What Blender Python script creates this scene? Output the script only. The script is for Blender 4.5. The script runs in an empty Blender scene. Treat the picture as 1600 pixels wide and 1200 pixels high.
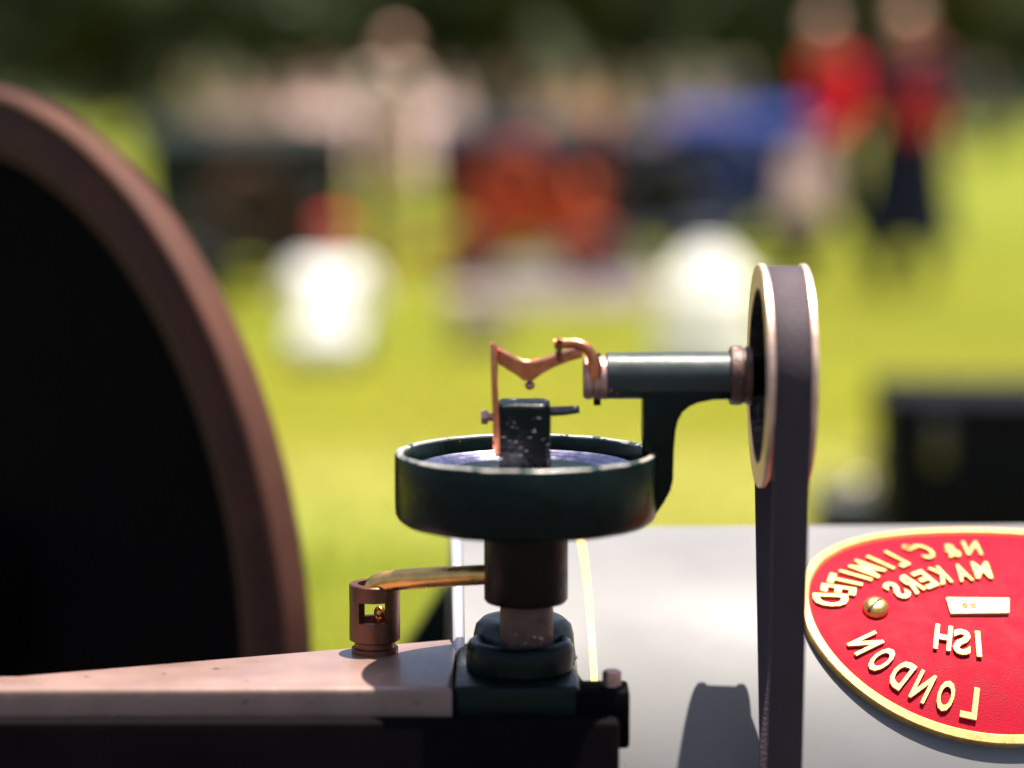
import bpy, bmesh, math, random
import numpy as np
from mathutils import Vector, Matrix, noise as mnoise

random.seed(7)
rng = np.random.default_rng(7)
S = bpy.context.scene
COL = S.collection
R = math.radians

# ------------------------------------------------------------------ camera
FPX, HC = 3765.0, 1.25                       # focal length in photo pixels (1600 wide), eye height
PITCH = math.atan(450 / FPX)
cam_d = bpy.data.cameras.new('camera')
cam = bpy.data.objects.new('camera', cam_d)
COL.objects.link(cam)
cam.location = (0, 0, HC)
cam.rotation_euler = (math.pi / 2 - PITCH, 0, 0)
cam_d.sensor_width = 36
cam_d.lens = FPX / 1600 * 36
cam_d.clip_start, cam_d.clip_end = 0.05, 2000
cam_d.dof.use_dof = True
cam_d.dof.focus_distance = 2.0
cam_d.dof.aperture_fstop = 1.42
S.camera = cam

# ------------------------------------------------------------------ sky, sun, exposure
SUN = Vector((0.15, 0.10, 0.98)).normalized()          # towards the sun: almost overhead
w = bpy.data.worlds.new('World')
S.world = w
w.use_nodes = True
nt = w.node_tree
sky = nt.nodes.new('ShaderNodeTexSky')
sky.sky_type = 'NISHITA'
sky.sun_disc = False
sky.sun_elevation = math.asin(SUN.z)
sky.sun_rotation = math.atan2(SUN.x, SUN.y)
sky.dust_density = 3.0
nt.links.new(sky.outputs[0], nt.nodes['Background'].inputs[0])
nt.nodes['Background'].inputs[1].default_value = 0.06
sun_d = bpy.data.lights.new('sun', 'SUN')
sun_d.energy = 5.0
sun_d.angle = R(0.6)
sun_d.color = (1.0, 0.93, 0.82)
sun = bpy.data.objects.new('sun', sun_d)
COL.objects.link(sun)
sun.rotation_euler = SUN.to_track_quat('Z', 'Y').to_euler()
S.view_settings.view_transform = 'Standard'
S.view_settings.look = 'None'
S.view_settings.exposure = 1.47
S.view_settings.gamma = 1.0

# ------------------------------------------------------------------ helpers
CP, SP = math.cos(PITCH), math.sin(PITCH)


def ray(px, py):
    u, v = (px - 800) / FPX, (600 - py) / FPX
    return Vector((u, CP + v * SP, -SP + v * CP))


def P(px, py, Y):
    d = ray(px, py)
    return Vector((0, 0, HC)) + d * (Y / d.y)


def ground(px, Y):
    """point of the ground at depth Y under the picture column px"""
    d = Y * CP + HC * SP
    return Vector(((px - 800) / FPX * d, Y, 0))


def mat(name, col, rough=0.5, metal=0.0, var=0.12, scale=30.0, bump=0.0, bscale=200.0, coat=0.0, col2=None, spec=0.5, rvar=0.1):
    m = bpy.data.materials.new(name)
    m.use_nodes = True
    n, l = m.node_tree.nodes, m.node_tree.links
    b = n['Principled BSDF']
    tc = n.new('ShaderNodeTexCoord')
    nz = n.new('ShaderNodeTexNoise')
    nz.inputs['Scale'].default_value = scale
    nz.inputs['Detail'].default_value = 6
    l.new(tc.outputs['Object'], nz.inputs['Vector'])
    mx = n.new('ShaderNodeMix')
    mx.data_type = 'RGBA'
    c = Vector(col)
    a = tuple(max(0, x * (1 - var)) for x in c) + (1,)
    d = tuple(col2) + (1,) if col2 else tuple(min(1, x * (1 + var)) for x in c) + (1,)
    mx.inputs[6].default_value, mx.inputs[7].default_value = a, d
    rp = n.new('ShaderNodeMapRange')
    rp.inputs[1].default_value, rp.inputs[2].default_value = 0.3, 0.7
    l.new(nz.outputs['Fac'], rp.inputs[0])
    l.new(rp.outputs[0], mx.inputs[0])
    l.new(mx.outputs[2], b.inputs['Base Color'])
    rr = n.new('ShaderNodeMapRange')
    rr.inputs[3].default_value, rr.inputs[4].default_value = max(0.03, rough - rvar), min(1, rough + rvar)
    l.new(rp.outputs[0], rr.inputs[0])
    l.new(rr.outputs[0], b.inputs['Roughness'])
    b.inputs['Metallic'].default_value = metal
    b.inputs['Coat Weight'].default_value = coat
    b.inputs['Coat Roughness'].default_value = 0.12
    b.inputs['Specular IOR Level'].default_value = spec
    if bump:
        n2 = n.new('ShaderNodeTexNoise')
        n2.inputs['Scale'].default_value = bscale
        n2.inputs['Detail'].default_value = 4
        l.new(tc.outputs['Object'], n2.inputs['Vector'])
        bp = n.new('ShaderNodeBump')
        bp.inputs['Strength'].default_value = bump
        bp.inputs['Distance'].default_value = 0.002
        l.new(n2.outputs['Fac'], bp.inputs['Height'])
        l.new(bp.outputs[0], b.inputs['Normal'])
    return m


def chips_glints(m, scale, thr, col, stretch=(1, 1, 1), rough=0.3, metal=1.0):
    """bare-metal chips and scuffs over a paint"""
    n, l = m.node_tree.nodes, m.node_tree.links
    b = n['Principled BSDF']
    tc = n.new('ShaderNodeTexCoord')
    mp = n.new('ShaderNodeMapping')
    mp.inputs['Scale'].default_value = stretch
    mp.inputs['Rotation'].default_value = (0.3, 0.5, 0.4)
    l.new(tc.outputs['Object'], mp.inputs[0])
    nz = n.new('ShaderNodeTexNoise')
    nz.inputs['Scale'].default_value = scale
    nz.inputs['Detail'].default_value = 3
    l.new(mp.outputs[0], nz.inputs['Vector'])
    r = n.new('ShaderNodeMapRange')
    r.inputs[1].default_value, r.inputs[2].default_value = thr, thr + 0.025
    l.new(nz.outputs['Fac'], r.inputs[0])
    old = b.inputs['Base Color'].links[0].from_socket
    mx = n.new('ShaderNodeMix')
    mx.data_type = 'RGBA'
    l.new(r.outputs[0], mx.inputs[0])
    l.new(old, mx.inputs[6])
    mx.inputs[7].default_value = tuple(col) + (1,)
    l.new(mx.outputs[2], b.inputs['Base Color'])
    mm = n.new('ShaderNodeMath')
    mm.operation = 'MULTIPLY'
    mm.inputs[1].default_value = metal
    l.new(r.outputs[0], mm.inputs[0])
    l.new(mm.outputs[0], b.inputs['Metallic'])
    return m


def link(name, bm, m, parent=None, smooth=35, mats=None):
    me = bpy.data.meshes.new(name)
    if isinstance(bm, bmesh.types.BMesh):
        bmesh.ops.recalc_face_normals(bm, faces=bm.faces)
        bm.to_mesh(me)
        bm.free()
    else:
        me = bm
        me.name = name
    if smooth:
        me.polygons.foreach_set('use_smooth', [True] * len(me.polygons))
        me.set_sharp_from_angle(angle=R(smooth))
    for x in (mats or ([m] if m else [])):
        me.materials.append(x)
    o = bpy.data.objects.new(name, me)
    COL.objects.link(o)
    if parent:
        adopt(o, parent)
    return o


def wmat(o):
    m = o.matrix_basis.copy()
    if o.parent:
        m = wmat(o.parent) @ o.matrix_parent_inverse @ m
    return m


def adopt(o, parent):
    o.parent = parent
    o.matrix_parent_inverse = wmat(parent).inverted()


def empty(name, loc, label, cat, group=None):
    o = bpy.data.objects.new(name, None)
    o.empty_display_size = 0.05
    o.location = loc
    COL.objects.link(o)
    return tag(o, label, cat, group)


def tag(o, label, cat, group=None, kind=None):
    if label:
        o['label'] = label
    if cat:
        o['category'] = cat
    if group:
        o['group'] = group
    if kind:
        o['kind'] = kind
    return o


def lathe(bm, prof, origin, axis='Z', seg=96, closed=False, cap=True, frame=None, wob=0.0):
    """revolve (radius, height) pairs; frame = 3 vectors (a, b, axis)"""
    o = Vector(origin)
    if frame:
        a, b, c = frame
    elif axis == 'Z':
        a, b, c = Vector((1, 0, 0)), Vector((0, 1, 0)), Vector((0, 0, 1))
    elif axis == 'X':
        a, b, c = Vector((0, 1, 0)), Vector((0, 0, 1)), Vector((1, 0, 0))
    else:
        a, b, c = Vector((1, 0, 0)), Vector((0, 0, 1)), Vector((0, 1, 0))
    rings = []
    for r, t in prof:
        ring = []
        for k in range(seg):
            an = 2 * math.pi * k / seg
            v = o + c * t + (a * math.cos(an) + b * math.sin(an)) * r
            if wob:
                v += (a * math.cos(an) + b * math.sin(an)) * (wob * mnoise.noise(v * 60)) + c * (wob * mnoise.noise(v * 45 + Vector((9, 3, 1))))
            ring.append(bm.verts.new(v))
        rings.append(ring)
    n = len(rings)
    for i in range(n if closed else n - 1):
        p, q = rings[i], rings[(i + 1) % n]
        for k in range(seg):
            bm.faces.new((p[k], p[(k + 1) % seg], q[(k + 1) % seg], q[k]))
    if cap and not closed:
        if prof[0][0] > 1e-6:
            bm.faces.new(rings[0])
        if prof[-1][0] > 1e-6:
            bm.faces.new(rings[-1])
    if not closed and (prof[0][0] <= 1e-6 or prof[-1][0] <= 1e-6):
        bmesh.ops.remove_doubles(bm, verts=bm.verts, dist=1e-7)
    return bm


def box(bm, lo, hi, bev=0.0, seg=2):
    lo, hi = Vector(lo), Vector(hi)
    r = bmesh.ops.create_cube(bm, size=1, matrix=Matrix.Translation((lo + hi) / 2) @ Matrix.Diagonal((*(hi - lo), 1)))
    if bev:
        vs = set(r['verts'])
        es = [e for e in bm.edges if e.verts[0] in vs and e.verts[1] in vs]
        bmesh.ops.bevel(bm, geom=es, offset=bev, segments=seg, affect='EDGES', profile=0.5)
    return bm


def prism(bm, pts, direction, bev=0.0, seg=2):
    """close polygon pts (Vectors) and pull it along direction"""
    d = Vector(direction)
    a = [bm.verts.new(p - d / 2) for p in pts]
    b = [bm.verts.new(p + d / 2) for p in pts]
    n = len(pts)
    fs = [bm.faces.new(a), bm.faces.new(b[::-1])]
    for i in range(n):
        fs.append(bm.faces.new((a[i], a[(i + 1) % n], b[(i + 1) % n], b[i])))
    if bev:
        es = [e for f in fs[:2] for e in f.edges]
        bmesh.ops.bevel(bm, geom=es, offset=bev, segments=seg, affect='EDGES', profile=0.5)
    return bm


def smooth_path(pts, n=8):
    pts = [Vector(p) for p in pts]
    out = []
    q = [pts[0] * 2 - pts[1]] + pts + [pts[-1] * 2 - pts[-2]]
    for i in range(1, len(q) - 2):
        for k in range(n):
            t = k / n
            a, b, c, d = q[i - 1], q[i], q[i + 1], q[i + 2]
            out.append(0.5 * ((2 * b) + (c - a) * t + (2 * a - 5 * b + 4 * c - d) * t * t + (3 * b - a - 3 * c + d) * t ** 3))
    out.append(pts[-1])
    return out


def tube(bm, path, rad, seg=16, cap=True):
    path = [Vector(p) for p in path]
    n = len(path)
    rads = rad if isinstance(rad, (list, tuple)) else [rad] * n
    t0 = (path[1] - path[0]).normalized()
    up = Vector((0, 0, 1)) if abs(t0.z) < 0.9 else Vector((1, 0, 0))
    a = t0.cross(up).normalized()
    rings = []
    for i in range(n):
        t = (path[min(i + 1, n - 1)] - path[max(i - 1, 0)]).normalized()
        a = (a - t * a.dot(t)).normalized()
        b = t.cross(a)
        rings.append([bm.verts.new(path[i] + (a * math.cos(2 * math.pi * k / seg) + b * math.sin(2 * math.pi * k / seg)) * rads[i]) for k in range(seg)])
    for i in range(n - 1):
        for k in range(seg):
            bm.faces.new((rings[i][k], rings[i][(k + 1) % seg], rings[i + 1][(k + 1) % seg], rings[i + 1][k]))
    if cap:
        bm.faces.new(rings[0])
        bm.faces.new(rings[-1])
    return bm


def ball(bm, c, r, seg=12, sc=(1, 1, 1)):
    bmesh.ops.create_uvsphere(bm, u_segments=seg, v_segments=max(6, seg * 2 // 3), radius=r, matrix=Matrix.Translation(c) @ Matrix.Diagonal((*sc, 1)))
    return bm


NB = bmesh.new

# ------------------------------------------------------------------ materials
M = {}
M['green'] = chips_glints(mat('dark_green_paint', (0.0025, 0.0075, 0.0065), 0.30, 0, 0.25, 40, 0.25, 90, coat=0.0, spec=0.16), 70, 0.74, (0.30, 0.07, 0.035), metal=0.0)
M['green_glints'] = chips_glints(mat('glint_flecked_green_paint', (0.0025, 0.006, 0.0055), 0.33, 0, 0.3, 60, 0.6, 140, coat=0.0, spec=0.2), 170, 0.66, (0.75, 0.74, 0.70), (0.8, 1, 2.6), metal=0.6)  # white flecks: wet sparkles of the block painted into the colour
M['rim_sheen'] = chips_glints(mat('painted_sheen_rim', (0.30, 0.28, 0.25), 0.4, 0, 0.3, 40, 0.2, 120, coat=0.1), 60, 0.56, (0.03, 0.05, 0.045), metal=0.0)  # bright sky sheen of the dark rim painted in as a pale base
M['arm'] = chips_glints(mat('grey_green_enamel', (0.026, 0.036, 0.036), 0.42, 0, 0.15, 25, 0.2, 80, coat=0.08, spec=0.4), 34, 0.70, (0.36, 0.12, 0.12), metal=0.0)
M['boiler'] = chips_glints(mat('boiler_grey_green_enamel', (0.150, 0.147, 0.152), 0.58, 0, 0.10, 7, 0.03, 260, coat=0.0, spec=0.34, rvar=0.10), 120, 0.76, (0.05, 0.045, 0.04), metal=0.0)
M['cream'] = mat('cream_lining_paint', (0.70, 0.50, 0.12), 0.55, 0, 0.08, 60)
M['brown'] = mat('maroon_brown_paint', (0.070, 0.027, 0.018), 0.65, 0, 0.2, 14, 0.1, 120, coat=0.0, spec=0.15)
M['deck'] = chips_glints(mat('pinkish_brown_deck_paint', (0.215, 0.132, 0.112), 0.34, 0, 0.16, 18, 0.15, 150, coat=0.3), 55, 0.71, (0.07, 0.035, 0.03), (1, 1.6, 1), metal=0.0)
M['black'] = mat('black_paint', (0.004, 0.003, 0.0035), 0.8, 0, 0.3, 20, spec=0.03)
M['collar'] = mat('oily_brown_iron', (0.007, 0.0032, 0.003), 0.38, 0.0, 0.4, 50, 0.3, 140, spec=0.18)
M['shaft'] = chips_glints(mat('rusty_copper_shaft', (0.10, 0.045, 0.036), 0.5, 0.3, 0.35, 90, 0.5, 220), 150, 0.66, (0.5, 0.38, 0.34))
M['steel'] = mat('bright_steel', (0.30, 0.28, 0.40), 0.3, 1.0, 0.12, 80, 0.1, 300)
M['steel_dark'] = mat('dark_steel', (0.16, 0.14, 0.14), 0.35, 0.9, 0.2, 120, 0.3, 200)
M['copper'] = mat('copper_lever', (0.62, 0.22, 0.11), 0.36, 1.0, 0.22, 120, 0.25, 160)
M['brass'] = mat('old_brass', (0.82, 0.46, 0.15), 0.32, 1.0, 0.2, 70, 0.15, 200)
M['gunmetal'] = mat('pink_gunmetal', (0.55, 0.33, 0.29), 0.42, 0.8, 0.2, 90, 0.4, 180)
M['flange'] = mat('pinkish_brass_flange', (0.80, 0.54, 0.43), 0.45, 0.75, 0.14, 60, 0.1, 200)
M['belt'] = chips_glints(mat('plum_grey_belt', (0.042, 0.027, 0.036), 0.65, 0, 0.2, 26, 0.45, 400, spec=0.35), 130, 0.77, (0.08, 0.06, 0.065), (3, 3, 0.5), metal=0.0)
M['bronze'] = mat('brown_bronze', (0.17, 0.07, 0.045), 0.42, 0.8, 0.25, 60, 0.2, 160)
M['plate_red'] = mat('red_plate_enamel', (0.29, 0.002, 0.015), 0.6, 0, 0.14, 60, 0.35, 900, coat=0.0, spec=0.08)
M['plate_brass'] = mat('polished_plate_brass', (0.66, 0.40, 0.14), 0.5, 0.35, 0.14, 120, 0.2, 400, spec=0.2)


def translucent(m, col, f):
    n, l = m.node_tree.nodes, m.node_tree.links
    t = n.new('ShaderNodeBsdfTranslucent')
    t.inputs[0].default_value = tuple(col) + (1,)
    mx = n.new('ShaderNodeMixShader')
    mx.inputs[0].default_value = f
    l.new(n['Principled BSDF'].outputs[0], mx.inputs[1])
    l.new(t.outputs[0], mx.inputs[2])
    l.new(mx.outputs[0], n['Material Output'].inputs[0])
    return m


M['dark_gap'] = mat('stamped_mark', (0.05, 0.03, 0.02), 0.8)

# ------------------------------------------------------------------ ground and far land
YG = 1.90                                        # depth of the governor's axis


def grass_mat():
    m = bpy.data.materials.new('mown_grass')
    m.use_nodes = True
    n, l = m.node_tree.nodes, m.node_tree.links
    b = n['Principled BSDF']
    tc = n.new('ShaderNodeTexCoord')
    sx = n.new('ShaderNodeSeparateXYZ')
    l.new(tc.outputs['Object'], sx.inputs[0])
    big = n.new('ShaderNodeTexNoise')
    big.inputs['Scale'].default_value = 0.45
    big.inputs['Detail'].default_value = 3
    fine = n.new('ShaderNodeTexNoise')
    fine.inputs['Scale'].default_value = 35
    fine.inputs['Detail'].default_value = 5
    l.new(tc.outputs['Object'], big.inputs[0])
    l.new(tc.outputs['Object'], fine.inputs[0])
    # mown strips across the field: greener and drier bands, edges wandering a little
    wob = n.new('ShaderNodeMath'); wob.operation = 'MULTIPLY_ADD'
    wob.inputs[1].default_value = 1.2
    l.new(big.outputs['Fac'], wob.inputs[0])
    l.new(sx.outputs['Y'], wob.inputs[2])
    mr = n.new('ShaderNodeMapRange')
    mr.inputs[1].default_value, mr.inputs[2].default_value = 4.6, 24.6
    l.new(wob.outputs[0], mr.inputs[0])
    m1 = n.new('ShaderNodeValToRGB')
    el = m1.color_ramp.elements
    green, dry, mid = (0.118, 0.130, 0.004, 1), (0.25, 0.232, 0.045, 1), (0.168, 0.156, 0.004, 1)
    el[0].position, el[0].color = 0.0, green
    el[1].position, el[1].color = 1.0, green
    for ps, c in ((0.11, green), (0.155, dry), (0.21, dry), (0.25, mid), (0.36, mid), (0.44, green), (0.55, mid), (0.75, (0.14, 0.148, 0.004, 1))):
        e = el.new(ps)
        e.color = c
    l.new(mr.outputs[0], m1.inputs[0])
    m2 = n.new('ShaderNodeMix'); m2.data_type = 'RGBA'; m2.blend_type = 'MULTIPLY'
    m2.inputs[0].default_value = 0.25
    l.new(m1.outputs[0], m2.inputs[6])
    l.new(big.outputs['Color'], m2.inputs[7])
    m3 = n.new('ShaderNodeMix'); m3.data_type = 'RGBA'
    m3.inputs[0].default_value = 0.3
    l.new(m2.outputs[2], m3.inputs[6])
    cr = n.new('ShaderNodeValToRGB')
    cr.color_ramp.elements[0].color = (0.055, 0.09, 0.002, 1)
    cr.color_ramp.elements[1].color = (0.23, 0.25, 0.02, 1)
    l.new(fine.outputs['Fac'], cr.inputs[0])
    l.new(cr.outputs[0], m3.inputs[7])
    l.new(m3.outputs[2], b.inputs['Base Color'])
    b.inputs['Roughness'].default_value = 0.9
    b.inputs['Specular IOR Level'].default_value = 0.15
    return m


M['grass'] = grass_mat()
bm = NB()
bmesh.ops.create_grid(bm, x_segments=40, y_segments=40, size=400)
for v in bm.verts:
    v.co.y += 300
tag(link('ground', bm, M['grass'], smooth=0), None, None, kind='structure')

# unseen dark ground with edging, added to cut grass bounce onto the engine
M['added_tarmac'] = mat('added_tarmac', (0.045, 0.042, 0.042), 0.9, 0, 0.3, 4, 0.6, 120, spec=0.2)
bm = NB()
box(bm, (-60, -25, -0.02), (60, 3.7, 0.004))
tag(link('added_dark_ground', bm, M['added_tarmac'], smooth=0), None, None, kind='structure')
bm = NB()
box(bm, (-60, 3.70, -0.02), (60, 3.82, 0.10), 0.01)
tag(link('added_kerb', bm, mat('kerb_stone', (0.25, 0.24, 0.22), 0.9, 0, 0.2, 3, 0.4, 40), smooth=0), None, None, kind='structure')

# short grass blades standing in the field: one mass
nb = 90000
gy = 4.0 + 18 * rng.random(nb) ** 1.3
gx = (rng.random(nb) - 0.5) * (3 + gy * 0.9)
hh = 0.018 + 0.03 * rng.random(nb)
an = rng.random(nb) * 6.283
wd = 0.004
v = np.zeros((nb, 3, 3))
v[:, 0] = np.stack([gx - wd * np.cos(an), gy - wd * np.sin(an), 0 * gx], -1)
v[:, 1] = np.stack([gx + wd * np.cos(an), gy + wd * np.sin(an), 0 * gx], -1)
v[:, 2] = np.stack([gx + 0.02 * (rng.random(nb) - .5), gy + 0.02 * (rng.random(nb) - .5), hh], -1)
me = bpy.data.meshes.new('grass')
me.from_pydata(v.reshape(-1, 3), [], np.arange(nb * 3).reshape(-1, 3))
M['blade'] = mat('grass_blade', (0.17, 0.19, 0.012), 0.7, 0, 0.3, 2.0, spec=0.2)
tag(link('grass', me, M['blade'], smooth=0), 'short yellow green mown grass of the show field', 'grass', kind='stuff')

# far wooded rise behind the trees
M['wood'] = mat('far_woodland', (0.035, 0.045, 0.022), 0.9, 0, 0.5, 0.3, spec=0.1)
bm = NB()
nx_, ny_ = 120, 14
grid = []
for j in range(ny_):
    row = []
    for i in range(nx_):
        x = -140 + 280 * i / (nx_ - 1)
        y = 110 + 60 * j / (ny_ - 1)
        t = j / (ny_ - 1)
        h = -0.2 + 16 * math.sin(min(1, t * 1.3) * math.pi / 2) ** 0.7 if j else -0.2
        h += (2.5 * mnoise.noise(Vector((x * .06, y * .06, 0))) + 1.4 * mnoise.noise(Vector((x * .3, y * .3, 3)))) * (1 if j else 0)
        row.append(bm.verts.new((x, y, h)))
    grid.append(row)
for j in range(ny_ - 1):
    for i in range(nx_ - 1):
        bm.faces.new((grid[j][i], grid[j][i + 1], grid[j + 1][i + 1], grid[j + 1][i]))
tag(link('hills', bm, M['wood']), None, None, kind='structure')

# ------------------------------------------------------------------ trees along the far side of the field
M['leaf'] = mat('dark_leaves', (0.040, 0.055, 0.018), 0.6, 0, 0.45, 1.5, spec=0.3)
M['leaf2'] = mat('olive_leaves', (0.065, 0.070, 0.018), 0.6, 0, 0.45, 1.5, spec=0.3)
M['bark'] = mat('bark', (0.06, 0.045, 0.035), 0.9, 0, 0.3, 12, 0.6, 30)


def crown_mesh(seed, n=9000):
    r = np.random.default_rng(seed)
    k = 46
    cd = r.normal(size=(k, 3)); cd /= np.linalg.norm(cd, axis=1)[:, None]
    rad = 0.35 + 0.65 * r.random(k) ** 0.5
    cc = cd * rad[:, None] * np.array([3.3, 3.0, 3.9]) + np.array([0, 0, 4.6])
    cc[:, 2] = np.maximum(cc[:, 2], 0.9)
    cr = 0.7 + 0.8 * r.random(k)
    idx = r.integers(0, k, n)
    d = r.normal(size=(n, 3)); d /= np.linalg.norm(d, axis=1)[:, None]
    p = cc[idx] + d * (cr[idx] * (0.55 + 0.45 * r.random(n)))[:, None]
    p[:, 2] = np.maximum(p[:, 2], 0.15)
    a = r.normal(size=(n, 3)); a /= np.linalg.norm(a, axis=1)[:, None]
    b = np.cross(a, d); b /= np.linalg.norm(b, axis=1)[:, None] + 1e-6
    s = (0.10 + 0.12 * r.random(n))[:, None]
    q = np.stack([p - a * s, p - b * s * .55, p + a * s, p + b * s * .55], 1).reshape(-1, 3)
    me = bpy.data.meshes.new('crown')
    me.from_pydata(q, [], np.arange(n * 4).reshape(-1, 4))
    return me


def trunk_mesh(seed):
    r = random.Random(seed)
    bm = NB()
    tube(bm, smooth_path([(0, 0, -0.1), (0.05, 0, 1.2), (-0.05, 0.05, 2.6), (0.1, 0, 4.5)], 4), [0.26 - 0.2 * i / 12 for i in range(13)], 10)
    for k in range(7):
        a = k * 0.9 + r.random()
        z = 1.2 + 0.4 * k
        tube(bm, smooth_path([(0, 0, z), (math.cos(a) * .9, math.sin(a) * .9, z + .6), (math.cos(a) * 2.1, math.sin(a) * 2.0, z + 1.5)], 3), [0.09 - 0.07 * i / 6 for i in range(7)], 6)
    me = bpy.data.meshes.new('trunk')
    bm.to_mesh(me)
    bm.free()
    return me


crowns = [crown_mesh(11), crown_mesh(12), crown_mesh(13)]
trunks = [trunk_mesh(1), trunk_mesh(2)]
for i, m_ in enumerate(crowns):
    m_.materials.append(M['leaf2'] if i == 1 else M['leaf'])
for m_ in trunks:
    m_.materials.append(M['bark'])
where = ['nearest the big flywheel', 'above the dark green show engine', 'behind the pink shirted onlookers', 'above the copper lever', 'behind the orange show engine',
         'above the governor arm', 'behind the blue show engine', 'behind the red jacketed walker', 'beyond the navy coated walker']
for row, (Y, n) in enumerate(((62, 9),)):
    for i in range(n):
        px = 20 + i * 1560 / (n - 1)
        g = ground(px, Y + random.uniform(-3, 4))
        t = empty('tree', g, f'dark blurred leafy tree at the field edge, {where[i]}', 'tree', 'trees along the far edge of the field')
        sc = random.uniform(0.85, 1.15)
        for nm, me in (('trunk', trunks[i % 2]), ('crown', crowns[i % 3])):
            o = bpy.data.objects.new(nm, me)
            COL.objects.link(o)
            o.parent = t
        t.scale = (sc, sc, sc * random.uniform(0.9, 1.2))
        t.rotation_euler.z = random.uniform(0, 6.28)

# ------------------------------------------------------------------ the engine: boiler
YAW = R(2.0)
EA, EF, EZ = Vector((math.cos(YAW), math.sin(YAW), 0)), Vector((math.sin(YAW), -math.cos(YAW), 0)), Vector((0, 0, 1))
RB = 0.30
ridge = P(1100, 821, YG + 0.28 + 0.06)
BC = Vector((0.30, YG + 0.28, 0))
tdir = ray(1100, 821)
# axis height so that the sight line through row 821 grazes the shell
ny, nz = tdir.y, tdir.z
ln = math.hypot(ny, nz)
# distance from axis to the line (in the YZ plane) = RB
zline = HC + tdir.z / tdir.y * BC.y
BC.z = zline - RB * ln / ny


def bsurf(s, th, r=RB):
    return BC + EA * s + (EF * math.sin(th) + EZ * math.cos(th)) * r


def bhit(px, py):
    """(s, theta) where the sight line of a picture point meets the shell"""
    d = ray(px, py)
    o = Vector((0, 0, HC)) - BC
    of, oz, df, dz = o.dot(EF), o.z, d.dot(EF), d.z
    A, B, C = df * df + dz * dz, 2 * (of * df + oz * dz), of * of + oz * oz - RB * RB
    t = (-B - math.sqrt(max(0, B * B - 4 * A * C))) / (2 * A)
    p = o + d * t
    return p.dot(EA), math.atan2(p.dot(EF), p.z)


eng = empty('steam_engine', (BC.x, BC.y, 0), 'grey green steam engine with horizontal boiler, pinkish deck and red brass lettered plate', 'engine')
s0, _ = bhit(716, 866)
s1 = 0.95
FR = (EF, EZ, EA)
bm = NB()
lathe(bm, [(RB - 0.006, s0), (RB, s0 + 0.004), (RB, s1), (RB - 0.01, s1 + .004)], BC, frame=FR, seg=180)
boiler = link('boiler', bm, M['boiler'], eng)
bm = NB()
lathe(bm, [(RB - 0.03, s0 - 0.006), (RB + 0.004, s0 - 0.006), (RB + 0.006, s0 - 0.003), (RB + 0.006, s0 + 0.001), (RB + 0.004, s0 + 0.003), (RB - 0.03, s0 + .003)], BC, frame=FR, seg=180, closed=True)
link('end_ring', bm, mat('pale_steel_band', (0.50, 0.48, 0.53), 0.4, 0.6, 0.05, 20), boiler)
sl, _ = bhit(918, 920)
bm = NB()
lathe(bm, [(RB - 0.003, sl - 0.0032), (RB + 0.0006, sl - 0.0030), (RB + 0.0006, sl + 0.0030), (RB - 0.003, sl + 0.0032)], BC, frame=FR, seg=180, closed=True)
link('lining_stripe', bm, M['cream'], boiler)
# saddles carrying the boiler
for s in (s0 + 0.15, 0.6):
    bm = NB()
    c = BC + EA * s
    box(bm, (c.x - .06, c.y - .21, 0.0), (c.x + .06, c.y + .21, c.z - RB * 0.70), 0.01)
    link('saddle', bm, M['black'], eng)
# stay plate behind the left end of the boiler
bm = NB()
yy = 2.72
prism(bm, [P(722, 868, yy), P(722, 1120, yy), P(560, 1120, yy), P(632, 1010, yy), P(672, 945, yy)], (0, 0.05, 0), 0.006)
link('stay_plate', bm, M['green'], eng)

# nameplate on the boiler shoulder, raised letters reversed as in the photograph
pc_s, pc_t = bhit(1548, 953)
_, pt_t = bhit(1548, 838)
pl_s, _ = bhit(1250, 955)
PA, PB = pc_s - pl_s, (pc_t - pt_t) * RB
PB *= 1.02


def plate_pt(u, v, h):
    """u along the boiler, v up the plate, h above the shell"""
    return bsurf(pc_s + u, pc_t - v / RB, RB + h)


plate = None


def ell(a, b, k, n):
    t = 2 * math.pi * k / n
    return a * math.cos(t), b * math.sin(t)


bm = NB()
n = 120
prev = None
rings_ = []
for f, h in ((1.0, 0.0), (1.0, 0.004), (0.8, 0.004), (0.6, 0.004), (0.4, 0.004), (0.2, 0.004)):
    rings_.append([bm.verts.new(plate_pt(*ell(PA * f, PB * f, k, n), h)) for k in range(n)])
for p, q in zip(rings_, rings_[1:]):
    for k in range(n):
        bm.faces.new((p[k], p[(k + 1) % n], q[(k + 1) % n], q[k]))
cv = bm.verts.new(plate_pt(0, 0, 0.004))
for k in range(n):
    bm.faces.new((rings_[-1][k], rings_[-1][(k + 1) % n], cv))
plate = link('nameplate', bm, M['plate_red'], eng)
plate['label'] = 'oval red enamel plate with raised brass letters reading backwards'
bm = NB()
rw = 0.0085
rings_ = []
for d, h in ((-0.0015, 0.0), (-0.001, 0.0065), (0.0, 0.0075), (rw - .002, 0.0075), (rw - .001, 0.0068), (rw, 0.0035)):
    rings_.append([bm.verts.new(plate_pt(*ell(PA - d, PB - d, k, n), h)) for k in range(n)])
for i, p in enumerate(rings_):
    q = rings_[(i + 1) % len(rings_)]
    for k in range(n):
        bm.faces.new((p[k], p[(k + 1) % n], q[(k + 1) % n], q[k]))
link('plate_rim', bm, M['plate_brass'], plate)


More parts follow.
